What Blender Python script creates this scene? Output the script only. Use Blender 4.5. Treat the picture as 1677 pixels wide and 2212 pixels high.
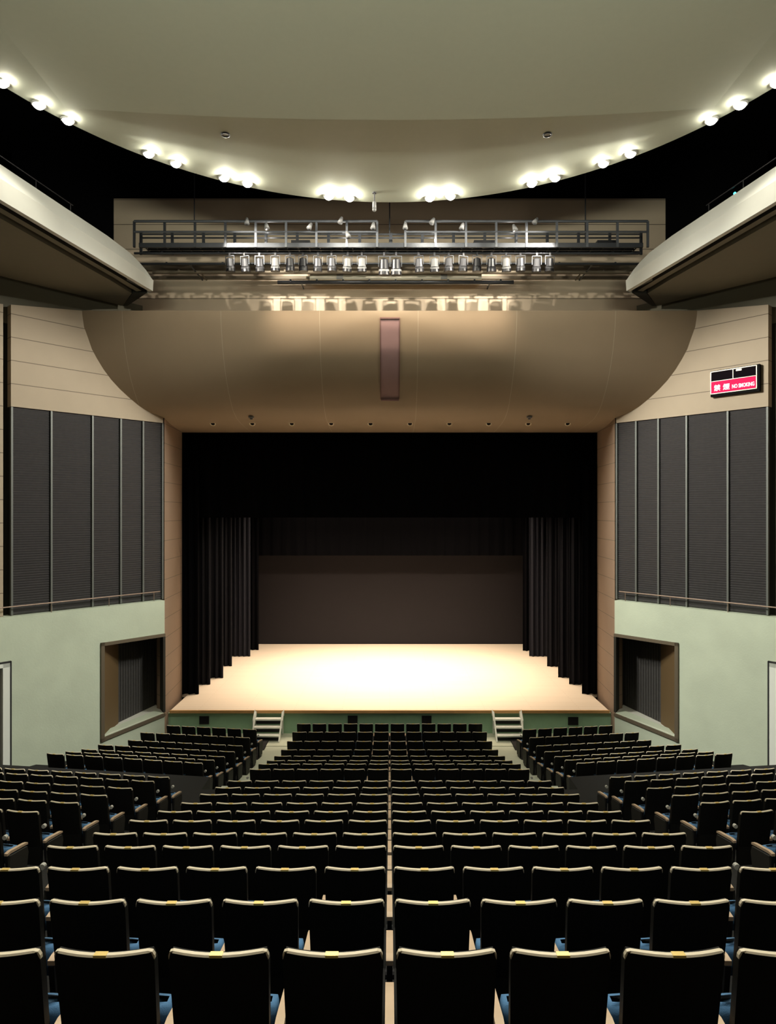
import bpy, math, random
from mathutils import Vector, Matrix
random.seed(7)
for o in list(bpy.data.objects): bpy.data.objects.remove(o)
SC = bpy.context.scene
COL = SC.collection
CZ = 8.33            # camera height above the floor in front of the stage (m)
PI = math.pi

# ------------------------------------------------------------------ camera
cam = bpy.data.cameras.new('camera'); camo = bpy.data.objects.new('camera', cam); COL.objects.link(camo)
camo.location = (0, 0, CZ); camo.rotation_euler = (PI/2, 0, 0)
cam.sensor_fit = 'VERTICAL'; cam.sensor_height = 36; cam.lens = 36*1425/2212
cam.shift_x = -3.5/2212; cam.clip_start = .05; cam.clip_end = 200
SC.camera = camo

# ------------------------------------------------------------------ world, exposure, big lights
w = bpy.data.worlds.new('world'); SC.world = w; w.use_nodes = True
w.node_tree.nodes['Background'].inputs[0].default_value = (0, 0, 0, 1)
SC.view_settings.view_transform = 'Standard'; SC.view_settings.look = 'None'
SC.view_settings.exposure = 0.0; SC.view_settings.gamma = 1.0
SC.view_settings.use_curve_mapping = False

HOUSE_COL = (1.0, .93, .77)
P_HOUSE = 135.0      # each house downlight on the saucer rim, wide beam
P_GLOW = 38.0        # the same lamps' spill close under the ceiling
P_WASH = 2750.0      # the same lamps' narrow beams across to the side walls
P_STAGE = 640.0     # each stage batten
P_SEAT_FILL = 520.0       # added overhead fill, no fixture of the hall

def area(name, loc, rot, sx, sy, power, col):
    l = bpy.data.lights.new(name, 'AREA'); l.shape = 'RECTANGLE'; l.size = sx; l.size_y = sy
    l.energy = power; l.color = col
    o = bpy.data.objects.new(name, l); o.location = loc; o.rotation_euler = rot; COL.objects.link(o); return o
def point(name, loc, power, col, r=.06, spot=None, rot=None, blend=.6):
    l = bpy.data.lights.new(name, 'SPOT' if spot else 'POINT'); l.energy = power; l.color = col; l.shadow_soft_size = r
    if spot: l.spot_size = math.radians(spot); l.spot_blend = blend
    o = bpy.data.objects.new(name, l); o.location = loc
    if rot: o.rotation_euler = rot
    COL.objects.link(o); return o
# stage battens, hung above the stage behind the first border
for y, p in ((28.2, .85), (30.6, 1.0), (33.2, 1.0), (35.4, .22)):
    bl = area('stage_light', (0, y, CZ+1.6), (0, 0, 0), 12.5, .5, P_STAGE*p, (1.0, .79, .58))
    bl.data.spread = math.radians(105)
# front-of-house wash on the apron, from the lighting bridge
area('front_light', (0, 21.3, CZ+7.6), (math.radians(22), 0, 0), 8, .3, 75, (1.0, .80, .6)).data.spread = math.radians(60)
# added fill light, unseen behind the camera, turned up to the saucer
area('saucer_fill_light', (0, -1.5, CZ+5.6), (math.radians(113), 0, 0), 16, .6, 460, (.98, 1.0, .82)).data.spread = math.radians(54)
# added fill light, unseen, brightening the seat tops from above
area('seat_fill_light', (0, 5.0, CZ+8.9), (0, 0, 0), 13, 7, P_SEAT_FILL, (1.0, .95, .82)).data.spread = math.radians(100)

# ------------------------------------------------------------------ materials
def mat(name, col, rough=.6, metal=0, emit=None, es=1, noise=0, nscale=4, bump=0, bscale=60, spec=.5):
    m = bpy.data.materials.new(name); m.use_nodes = True; nt = m.node_tree; b = nt.nodes['Principled BSDF']
    b.inputs['Base Color'].default_value = (*col, 1); b.inputs['Roughness'].default_value = rough
    b.inputs['Metallic'].default_value = metal; b.inputs['Specular IOR Level'].default_value = spec
    if emit: b.inputs['Emission Color'].default_value = (*emit, 1); b.inputs['Emission Strength'].default_value = es
    if noise or bump:
        tc = nt.nodes.new('ShaderNodeTexCoord')
    if noise:
        n = nt.nodes.new('ShaderNodeTexNoise'); n.inputs['Scale'].default_value = nscale; n.inputs['Detail'].default_value = 5
        nt.links.new(tc.outputs['Object'], n.inputs['Vector'])
        r = nt.nodes.new('ShaderNodeMapRange'); r.inputs['To Min'].default_value = 1-noise; r.inputs['To Max'].default_value = 1+noise
        nt.links.new(n.outputs['Fac'], r.inputs['Value'])
        v = nt.nodes.new('ShaderNodeVectorMath'); v.operation = 'SCALE'; v.inputs[0].default_value = col
        nt.links.new(r.outputs[0], v.inputs['Scale']); nt.links.new(v.outputs[0], b.inputs['Base Color'])
    if bump:
        n2 = nt.nodes.new('ShaderNodeTexNoise'); n2.inputs['Scale'].default_value = bscale
        nt.links.new(tc.outputs['Object'], n2.inputs['Vector'])
        bp = nt.nodes.new('ShaderNodeBump'); bp.inputs['Strength'].default_value = bump; bp.inputs['Distance'].default_value = .01
        nt.links.new(n2.outputs['Fac'], bp.inputs['Height']); nt.links.new(bp.outputs[0], b.inputs['Normal'])
    return m

def course_mat(name, col, period=.72, zoff=CZ+3.25, axis='Z', line=(.13, .10, .07), wid=.022, rough=.7, noise=.06):
    """Cladding boards with thin joints every period metres."""
    m = mat(name, col, rough, noise=noise, nscale=1.5); nt = m.node_tree; b = nt.nodes['Principled BSDF']
    src = b.inputs['Base Color'].links[0].from_socket
    tc = nt.nodes.new('ShaderNodeTexCoord'); sp = nt.nodes.new('ShaderNodeSeparateXYZ'); nt.links.new(tc.outputs['Object'], sp.inputs[0])
    a = nt.nodes.new('ShaderNodeMath'); a.operation = 'SUBTRACT'; a.inputs[1].default_value = zoff-period*40; nt.links.new(sp.outputs[axis], a.inputs[0])
    d = nt.nodes.new('ShaderNodeMath'); d.operation = 'DIVIDE'; d.inputs[1].default_value = period; nt.links.new(a.outputs[0], d.inputs[0])
    f = nt.nodes.new('ShaderNodeMath'); f.operation = 'FRACT'; nt.links.new(d.outputs[0], f.inputs[0])
    l = nt.nodes.new('ShaderNodeMath'); l.operation = 'LESS_THAN'; l.inputs[1].default_value = wid/period; nt.links.new(f.outputs[0], l.inputs[0])
    mx = nt.nodes.new('ShaderNodeMix'); mx.data_type = 'RGBA'; nt.links.new(l.outputs[0], mx.inputs['Factor'])
    nt.links.new(src, mx.inputs['A']); mx.inputs['B'].default_value = (*line, 1)
    nt.links.new(mx.outputs['Result'], b.inputs['Base Color'])
    return m

def plank_mat(name, c1, c2, rough=.45):
    m = mat(name, c1, rough); nt = m.node_tree; b = nt.nodes['Principled BSDF']
    tc = nt.nodes.new('ShaderNodeTexCoord')
    br = nt.nodes.new('ShaderNodeTexBrick'); br.inputs['Scale'].default_value = 1
    br.inputs['Color1'].default_value = (*c1, 1); br.inputs['Color2'].default_value = (*c2, 1)
    br.inputs['Mortar'].default_value = (c2[0]*.7, c2[1]*.65, c2[2]*.6, 1); br.inputs['Mortar Size'].default_value = .004
    br.inputs['Brick Width'].default_value = 3.6; br.inputs['Row Height'].default_value = .12
    nt.links.new(tc.outputs['Object'], br.inputs['Vector'])
    nt.links.new(br.outputs['Color'], b.inputs['Base Color'])
    return m

M = {}
M['beige'] = course_mat('beige_cladding', (.40, .325, .235))
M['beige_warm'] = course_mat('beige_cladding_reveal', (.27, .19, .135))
M['shell'] = course_mat('shell_plaster', (.29, .22, .145), period=3.3, zoff=.95, axis='X', line=(.45, .38, .28), wid=.012, noise=.05)
M['backwall'] = course_mat('bridge_wall', (.62, .50, .37), period=.9)
M['pale_green'] = mat('pale_green_plaster', (.54, .61, .48), .85, noise=.14, nscale=1.1, bump=.25, bscale=18)
M['ceiling'] = mat('saucer_plaster', (.43, .455, .37), .8, noise=.03, nscale=8)
M['dark_void'] = mat('black_ceiling', (.004, .004, .005), .95, spec=.1)
M['cream'] = mat('cream_plaster', (.52, .53, .49), .7, noise=.03)
M['soffit'] = mat('brown_soffit', (.125, .115, .08), .75, noise=.05)
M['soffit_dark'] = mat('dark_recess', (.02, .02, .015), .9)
M['louver'] = mat('dark_grey_louvre', (.055, .052, .054), .55, noise=.2, nscale=9)
M['mullion'] = mat('grey_mullion', (.13, .14, .13), .5, .2)
M['pipe_brown'] = mat('brown_pipe', (.28, .2, .15), .4, .3)
M['frame'] = mat('bronze_frame', (.16, .13, .09), .45, .3)
M['niche'] = mat('niche_brown', (.12, .075, .03), .7)
M['niche_back'] = mat('niche_grille', (.05, .047, .045), .8, noise=.3, nscale=12)
M['sill'] = mat('pale_sill', (.75, .76, .68), .6)
M['white_metal'] = mat('white_paint', (.80, .84, .78), .4)
M['deck'] = plank_mat('stage_boards', (.81, .71, .58), (.78, .68, .55))
M['edge_wood'] = mat('stage_edge_wood', (.62, .36, .14), .4, noise=.2, nscale=3)
M['green'] = mat('green_fascia', (.34, .56, .37), .7, noise=.1)
M['vent'] = mat('black_grille', (.012, .012, .014), .6)
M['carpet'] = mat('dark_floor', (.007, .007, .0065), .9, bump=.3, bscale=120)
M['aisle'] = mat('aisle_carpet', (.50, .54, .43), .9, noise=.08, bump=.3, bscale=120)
M['velvet'] = mat('black_drape', (.0025, .0025, .0035), .95, spec=.05)
M['velvet_lit'] = mat('lit_drape', (.008, .0085, .015), .8, spec=.3)  # paler copy of the black drape, light on the fifth leg put in
M['velvet_half_lit'] = mat('half_lit_drape', (.0042, .0043, .0075), .85, spec=.2)  # middle copy of the black drape, weaker light put into its colour
M['backdrop'] = mat('dark_backdrop', (.0085, .0064, .0088), .9, noise=.1, nscale=3)
M['stagewall'] = mat('black_wall', (.004, .004, .004), .95, spec=.1)
M['shellblack'] = mat('seat_black_back', (.009, .009, .008), .55, bump=.05, spec=.2)
M['rim'] = mat('pale_wood', (.74, .66, .50), .32, noise=.15, nscale=7)
M['plate'] = mat('gold_plate', (.95, .72, .26), .28, .55)
M['blue'] = mat('blue_upholstery', (.085, .22, .42), .8, bump=.2, bscale=200)
M['arm'] = mat('armrest_wood', (.60, .45, .31), .35, noise=.15, nscale=7)
M['stand'] = mat('black_stand', (.012, .012, .014), .5)
M['endpanel'] = mat('olive_end_panel', (.022, .022, .018), .6)
M['knob'] = mat('aisle_lamp_cap', (.5, .5, .45), .4)
M['steel'] = mat('dark_steel', (.07, .075, .085), .35, .6)
M['steel_bright'] = mat('grey_steel', (.15, .16, .18), .35, .6)
M['lampbody'] = mat('grey_lamp_body', (.075, .075, .082), .4, .3)
M['lampwhite'] = mat('white_lamp_body', (.2, .2, .2), .4)
M['lampdark'] = mat('black_lamp_body', (.008, .008, .011), .4)
M['glow'] = mat('lamp_glow', (1, 1, 1), emit=(1, .96, .84), es=28)
M['ring'] = mat('lamp_ring', (.3, .3, .28), .4)
M['pink'] = mat('pink_grille', (.30, .185, .185), .75, noise=.05)
M['pinkframe'] = mat('pink_grille_frame', (.16, .08, .07), .6)
M['red'] = mat('red_sign', (.45, .005, .04), .6, emit=(.72, .003, .085), es=.8, spec=.1)
M['signtext'] = mat('white_sign_text', (1, 1, 1), .5, emit=(1, .9, .92), es=.75)
M['signblack'] = mat('unlit_sign', (.006, .004, .006), .9, spec=.05)
M['signframe'] = mat('sign_frame', (.30, .28, .22), .4, .4)
M['signcase'] = mat('sign_case', (.004, .004, .004), .8, spec=.1)
M['cyan'] = mat('cyan_glow', (0, .5, .6), emit=(.05, .8, 1), es=6)
M['beam'] = mat('pale_beam', (.62, .58, .46), .6)

# ------------------------------------------------------------------ mesh helpers
class MB:
    def __init__(s): s.v = []; s.f = []
    def add(s, vs, fs):
        n = len(s.v); s.v += [tuple(v) for v in vs]; s.f += [tuple(i+n for i in f) for f in fs]; return s
    def box(s, x0, x1, y0, y1, z0, z1):
        vs = [(x, y, z) for z in (z0, z1) for y in (y0, y1) for x in (x0, x1)]
        return s.add(vs, [(0, 2, 3, 1), (4, 5, 7, 6), (0, 1, 5, 4), (2, 6, 7, 3), (0, 4, 6, 2), (1, 3, 7, 5)])
    def cyl(s, a, b, r, r2=None, n=12, cap=True):
        a = Vector(a); b = Vector(b); r2 = r if r2 is None else r2
        d = (b-a).normalized(); u = d.orthogonal().normalized(); w_ = d.cross(u)
        vs = []
        for p, rr in ((a, r), (b, r2)):
            for i in range(n):
                t = 2*PI*i/n; vs.append(p+(u*math.cos(t)+w_*math.sin(t))*rr)
        fs = [(i, (i+1) % n, n+(i+1) % n, n+i) for i in range(n)]
        if cap: fs += [tuple(range(n))[::-1], tuple(range(n, 2*n))]
        return s.add(vs, fs)
    def prism(s, pts, off):
        """polygon pts (3-D), thickened by the vector off"""
        n = len(pts); off = Vector(off)
        vs = [Vector(p) for p in pts]+[Vector(p)+off for p in pts]
        return s.add(vs, [tuple(range(n))[::-1], tuple(range(n, 2*n))]+[(i, (i+1) % n, n+(i+1) % n, n+i) for i in range(n)])
    def loft(s, rows, close=False):
        n = len(rows[0]); vs = [p for r in rows for p in r]; fs = []
        for i in range(len(rows)-1):
            for j in range(n if close else n-1):
                k = (j+1) % n; fs.append((i*n+j, i*n+k, (i+1)*n+k, (i+1)*n+j))
        return s.add(vs, fs)
    def sphere(s, c, r, n=12, m=8, sz=1):
        rows = []
        for i in range(m+1):
            t = PI*i/m; rows.append([(c[0]+r*math.sin(t)*math.cos(2*PI*j/n), c[1]+r*math.sin(t)*math.sin(2*PI*j/n), c[2]+r*sz*math.cos(t)) for j in range(n)])
        return s.loft(rows, True)
    def mesh(s, name, m, smooth=False):
        me = bpy.data.meshes.new(name); me.from_pydata(s.v, [], s.f); me.materials.append(m)
        if smooth: me.polygons.foreach_set('use_smooth', [True]*len(me.polygons))
        me.validate(); me.update(); return me
    def build(s, name, m, parent=None, smooth=False, bevel=0, loc=None):
        o = bpy.data.objects.new(name, s.mesh(name, m, smooth)); COL.objects.link(o)
        if parent: o.parent = parent
        if loc: o.location = loc
        if bevel:
            b = o.modifiers.new('bevel', 'BEVEL'); b.width = bevel; b.segments = 2; b.limit_method = 'ANGLE'
        return o
def tag(o, label, cat, group=None, kind=None):
    o['label'] = label
    if cat: o['category'] = cat
    if group: o['group'] = group
    if kind: o['kind'] = kind
    return o
def empty(name, loc, rz=0):
    o = bpy.data.objects.new(name, None); o.empty_display_size = .1; o.location = loc; o.rotation_euler = (0, 0, rz); COL.objects.link(o); return o
def struct(o): o['kind'] = 'structure'; return o
SIDE = {-1: 'left', 1: 'right'}
SK = 1.0/math.hypot(1, .883)
def W(y): return 8.3+.883*(24.3-y)          # half width of the splayed side wall at depth y
def wallpt(s, y, off, h):                   # point on the side wall; off = metres out into the hall (plan normal)
    return Vector((s*(W(y)-off*SK), y-off*.883*SK, CZ+h))

# ------------------------------------------------------------------ floors
ROWS_C = [  # (depth, height of seat top below the camera)
 (3.115, 2.065), (4.115, 2.417), (5.13, 2.76), (6.16, 3.115), (7.12, 3.46), (8.10, 3.78), (9.10, 4.12), (10.12, 4.455), (11.12, 4.75), (12.10, 5.045), (13.05, 5.31),
 (15.1, 5.88), (16.1, 6.14), (17.2, 6.47), (18.3, 6.76), (19.45, 7.0), (20.6, 7.15), (21.7, 7.23), (22.8, 7.31)]
TOP = 1.02                                  # seat height
def H(y):
    r = ROWS_C
    if y <= r[0][0]: return r[0][1]+(y-r[0][0])*.35
    for a, b in zip(r, r[1:]):
        if y <= b[0]: return a[1]+(b[1]-a[1])*(y-a[0])/(b[0]-a[0])
    return r[-1][1]
BACK = .16                                  # riser stands this far behind the seat back
def tiers(rows, y_start, y_end, xs, slope=0.0, x0=0.0, s=1, bump=.35):
    """stepped floor: list of (depth, floor height) -> one mesh between the half widths in xs"""
    prof = [(y_start, -(rows[0][1]+TOP)+bump), (rows[0][0]-BACK, -(rows[0][1]+TOP)+bump)]
    for i, (y, h) in enumerate(rows):
        z = -(h+TOP); prof.append((y-BACK, z))
        y2 = rows[i+1][0]-BACK if i+1 < len(rows) else y_end
        prof.append((y2, z))
    prof.append((prof[-1][0], -(CZ+.6))); prof.append((y_start, -(CZ+.6)))
    out = []
    for x in xs:
        out.append([(s*x, y+slope*(x-x0), CZ+z) for y, z in prof])
    m = MB(); m.loft(out, True); n = len(prof)
    m.f.append(tuple(range(n))); m.f.append(tuple((len(xs)-1)*n+i for i in range(n))[::-1])
    return m
struct(tiers(ROWS_C, -3.5, 24.85, (-3.42, 3.42)).build('floor', M['carpet']))
ROWS_S = []
for y in (22.0, 21.0, 19.95, 19.05, 18.1, 17.25, 16.3, 13.6, 12.95, 11.95, 10.95, 10.1, 9.0, 8.0, 7.0, 6.0, 5.0, 4.0, 3.0): ROWS_S.append((y, H(y)))
ROWS_S.reverse()
XI = 4.36                                   # half width where the side blocks start
for s in (-1, 1):
    m = tiers(ROWS_S, -3.5, 24.0, (4.40, 16.0), .14, XI, s)
    struct(m.build('floor_'+SIDE[s]+'_block', M['carpet']))
    # aisle: shallow steps following the centre rows, slightly lower
    rows = [(y+.25, h+.02) for y, h in ROWS_C]
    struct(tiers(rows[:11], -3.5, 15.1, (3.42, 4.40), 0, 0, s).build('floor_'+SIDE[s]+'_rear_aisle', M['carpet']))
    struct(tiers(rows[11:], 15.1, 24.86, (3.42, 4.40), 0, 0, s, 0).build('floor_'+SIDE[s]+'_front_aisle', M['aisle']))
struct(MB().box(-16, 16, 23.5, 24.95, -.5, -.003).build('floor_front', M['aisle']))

# ------------------------------------------------------------------ stage
Y0 = 24.8; DZ = CZ-7.45                     # stage front, stage floor height
st = struct(MB().box(-8.23, 8.23, Y0, 26.95, DZ-.12, DZ).box(-14, 14, 26.95, 40, DZ-.12, DZ).build('floor_stage', M['deck']))
struct(MB().box(-8.26, 8.26, Y0-.06, Y0-.002, DZ-.10, DZ+.004).build('trim_stage_edge', M['edge_wood']))
struct(MB().box(-8.5, 8.5, Y0+.04, Y0+.2, -.3, DZ-.122).build('wall_stage_front', M['green']))
VG = 'square vents in the stage front'
vl = ['black square vent under the stage edge, outermost on the left', 'black square vent under the stage edge, just left of the middle seats gap',
      'black square vent under the stage edge, just right of the middle', 'black square vent under the stage edge, outermost on the right']
for (px, py, wpx), lab in zip(((441, 1556, 21), (762, 1555, 21), (922, 1555, 21), (1239, 1558, 22)), vl):
    x = (px-842)/1425*Y0; h = -(py-1106)/1425*Y0; hw = wpx/2/1425*Y0
    e = empty('stage_vent', (x, Y0+.03, CZ+h)); tag(e, lab, 'vent', VG)
    f = MB().box(-hw, hw, -.02, .0, -.15, -.13).box(-hw, hw, -.02, 0, .13, .15).box(-hw, -hw+.02, -.02, 0, -.15, .15).box(hw-.02, hw, -.02, 0, -.15, .15)
    f.build('frame', M['vent'], e)
    g = MB()
    for k in range(9): g.box(-hw+.02, hw-.02, -.012, .0, -.125+k*.03, -.11+k*.03)
    g.box(-hw+.02, hw-.02, -.002, .005, -.13, .13)
    g.build('grille', M['vent'], e)
# stage house: walls and ceiling, black
for s in (-1, 1): struct(MB().box(min(s*14, s*14.2), max(s*14, s*14.2), 27.2, 40.2, -.2, CZ+8).build('wall_stage_'+SIDE[s], M['stagewall']))
struct(MB().box(-14.2, 14.2, 40, 40.2, -.2, CZ+8).build('wall_stage_back', M['stagewall']))
struct(MB().box(-14.2, 14.2, 27.2, 40.2, CZ+8, CZ+8.2).build('ceiling_stage', M['stagewall']))

def drape(name, x0, x1, y, z0, z1, material, folds, amp=.09, lab='', cat='curtain', grp=None, flat=False):
    n = max(8, folds*10); front = []; 
    for zi in range(2):
        z = (z0, z1)[zi]
        front.append([(x0+(x1-x0)*i/n, y+(0 if flat else amp*math.sin(2*PI*folds*i/n)+.3*amp*math.sin(2*PI*folds*2.3*i/n+1)), z) for i in range(n+1)])
    m = MB(); f0, f1 = front
    b0 = [(p[0], p[1]+.04, p[2]) for p in f0]; b1 = [(p[0], p[1]+.04, p[2]) for p in f1]
    m.loft([f0, f1, b1, b0, f0])
    m.f.append((0, (n+1)*1, (n+1)*2, (n+1)*3)); k = n; m.f.append((k, (n+1)*3+k, (n+1)*2+k, (n+1)+k))
    o = m.build(name, material, smooth=not flat)
    return tag(o, lab, cat, grp)
legs = [(1501, 393, 428), (1480, 428, 453), (1466, 453, 481), (1440, 481, 500), (1419, 500, 540), (1405, 540, 558)]
legsR = [(1501, 1260, 1291), (1480, 1232, 1260), (1465, 1208, 1232), (1441, 1184, 1208), (1419, 1145, 1184), (1407, 1131, 1145)]
names = ['nearest the audience', 'second back from the audience', 'third back from the audience', 'fourth back from the audience', 'fifth back, catching the light', 'deepest on the stage']
for s, L in ((-1, legs), (1, legsR)):
    for i, (py, a, b) in enumerate(L):
        y = 7.45*1425/(py-1106)
        xin = abs((b if s < 0 else a)-842)/1425*y
        xout = xin+(2.2 if i else 2.6)
        x0, x1 = (-xout, -xin) if s < 0 else (xin, xout)
        drape('leg_curtain', x0, x1, y+.1, DZ+.01, CZ+1.9 if i < 5 else CZ+1.0, M['velvet_lit'] if i == 4 else M['velvet_half_lit'] if i in (1, 2, 3) else M['velvet'], 9, .07,
              'dark hanging wing curtain at the %s of the stage, %s' % (SIDE[s], names[i]), 'curtain', 'wing curtains beside the stage')
tag(drape('border_curtain', -9.3, 9.3, 27.35, CZ-.23, CZ+7.99, M['velvet'], 30, .03, 'wide black border curtain filling the top of the stage opening'), 'wide black border curtain filling the top of the stage opening', 'curtain')
drape('border_curtain', -9.3, 9.3, 36.35, CZ-2.4, CZ+7.99, M['velvet'], 30, .03, 'black border curtain deep on the stage hanging over the dark backdrop')
drape('backdrop', -8.6, 8.6, 37.2, DZ+.01, CZ+3, M['backdrop'], 4, .0, 'dark brown backdrop closing the rear of the stage', 'backdrop', flat=True)

# proscenium reveals
for s in (-1, 1):
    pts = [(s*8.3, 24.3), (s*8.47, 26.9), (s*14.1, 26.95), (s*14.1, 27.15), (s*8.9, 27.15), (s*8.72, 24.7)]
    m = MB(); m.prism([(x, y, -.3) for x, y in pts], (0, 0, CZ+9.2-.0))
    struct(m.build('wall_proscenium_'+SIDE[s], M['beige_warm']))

# ------------------------------------------------------------------ curved shell over the stage
prof = [(22.05, 6.73), (22.06, 6.55), (22.1, 6.2), (22.2, 5.86), (22.30, 5.5), (22.43, 5.21), (22.6, 4.88), (22.8, 4.57), (23.04, 4.28), (23.3, 4.02), (23.55, 3.8), (23.8, 3.64), (24.3, 3.46), (25.0, 3.36), (25.8, 3.30), (26.95, 3.25)]
def shell_x(y): return W(y)+.02 if y < 24.3 else 8.32+(y-24.3)*.066
rows = []
for y, h in prof:
    hx = shell_x(y); rows.append([(-hx+2*hx*i/24, y, CZ+h) for i in range(25)])
sh = MB().loft(rows)
top = [[(-shell_x(22.05)+2*shell_x(22.05)*i/24, 22.05, CZ+6.73) for i in range(25)], [(-shell_x(22.35)+2*shell_x(22.35)*i/24, 22.35, CZ+6.73) for i in range(25)],
       [(-10+20*i/24, 22.36, CZ+6.5) for i in range(25)], [(-10+20*i/24, 24.0, CZ+6.5) for i in range(25)]]
sh.loft(top)
struct(sh.build('ceiling_shell', M['shell'], smooth=True))
for p in bpy.data.objects['ceiling_shell'].data.polygons:
    if p.index >= (len(prof)-1)*24: p.use_smooth = False
struct(MB().box(-14.1, 14.1, 26.96, 27.2, CZ+3.25, CZ+9).build('wall_proscenium_header', M['stagewall']))
# rear wall behind the lighting bridge
struct(MB().box(-10.04, 10.04, 24.0, 24.2, CZ+6.45, CZ+11.4).build('wall_bridge', M['backwall']))
struct(MB().box(-14.1, 14.1, 24.6, 24.8, CZ+3.6, CZ+14).build('wall_void_back', M['dark_void']))

# pink grille recess running down the shell
def shell_at(h):
    for a, b in zip(prof, prof[1:]):
        if b[1] <= h <= a[1]: return a[0]+(b[0]-a[0])*(a[1]-h)/(a[1]-b[1])
    return prof[-1][0]
pg = empty('centre_grille', (.01, 22.05, CZ+6.5)); tag(pg, 'tall pink speaker grille set in the middle of the curved shell above the stage', 'speaker grille')
hs = [6.48-i*(6.48-3.98)/22 for i in range(23)]
def strip(x0, x1, hh, lift, m):
    m.loft([[(x0, shell_at(h)-22.05-lift, h-6.5) for h in hh], [(x1, shell_at(h)-22.05-lift, h-6.5) for h in hh]])
m = MB(); strip(-.31, .31, hs, .02, m); m.build('grille_cloth', M['pink'], pg, smooth=True)
m = MB()
for x0, x1 in ((-.335, -.31), (.31, .335)):
    strip(x0, x1, hs, .045, m)
    a = x0 if x0 < 0 else x1
    m.loft([[(a, shell_at(h)-22.05-.045, h-6.5) for h in hs], [(a, shell_at(h)-22.05+.05, h-6.5) for h in hs]])
m.box(-.335, .335, shell_at(6.48)-22.05-.05, shell_at(6.48)-22.05+.05, -.05, .0)
y_ = shell_at(3.98)-22.05; m.box(-.31, .31, y_-.06, y_+.04, 3.93-6.5, 3.98-6.5)
m.build('frame', M['pinkframe'], pg)

# small round downlights along the proscenium soffit
ords = ['first', 'second', 'third', 'fourth', 'fifth', 'sixth', 'seventh', 'eighth', 'ninth', 'tenth', 'eleventh', 'twelfth', 'thirteenth', 'fourteenth']
dy = 24.35
dh = prof[12][1]
def soffit_h(y):
    for a, b in zip(prof, prof[1:]):
        if a[0] <= y <= b[0]: return a[1]+(b[1]-a[1])*(y-a[0])/(b[0]-a[0])
for i in range(10):
    px = 460+i*85.2; y = 25.0; h = soffit_h(y); y = h*1425/(1106-914.5); h = soffit_h(min(y, 26.9))
    x = (px-842)/1425*y
    e = empty('soffit_downlight', (x, y, CZ+h)); tag(e, 'small unlit round downlight above the stage opening, %s from the left of ten' % ords[i], 'downlight', 'downlights above the stage opening')
    m = MB(); m.loft([[(r*math.cos(2*PI*j/20), r*math.sin(2*PI*j/20), z) for j in range(20)] for r, z in ((.115, .0), (.115, -.025), (.075, -.03), (.07, .02))], True)
    m.build('ring', M['rim'], e, smooth=True)
    MB().cyl((0, 0, -.012), (0, 0, .0), .074, n=20).build('lens', M['signblack'], e)
    MB().cyl((0, 0, .0), (0, 0, .16), .11, n=16).build('housing', M['signblack'], e); e.rotation_euler = (-.75, 0, 0)
for px in (543, 1144):
    y = 24.2; h = soffit_h(24.2)
    e = empty('ceiling_detector', ((px-842)/1425*y, y, CZ+h)); tag(e, 'small white round detector above the %s downlight over the stage' % ('second' if px < 800 else 'ninth'), 'detector', 'white detectors above the stage opening')
    m = MB().cyl((0, 0, 0), (0, 0, -.05), .11, .09, 16).cyl((0, 0, -.05), (0, 0, -.11), .05, .04, 12)
    m.build('housing', M['lampwhite'], e)

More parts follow.
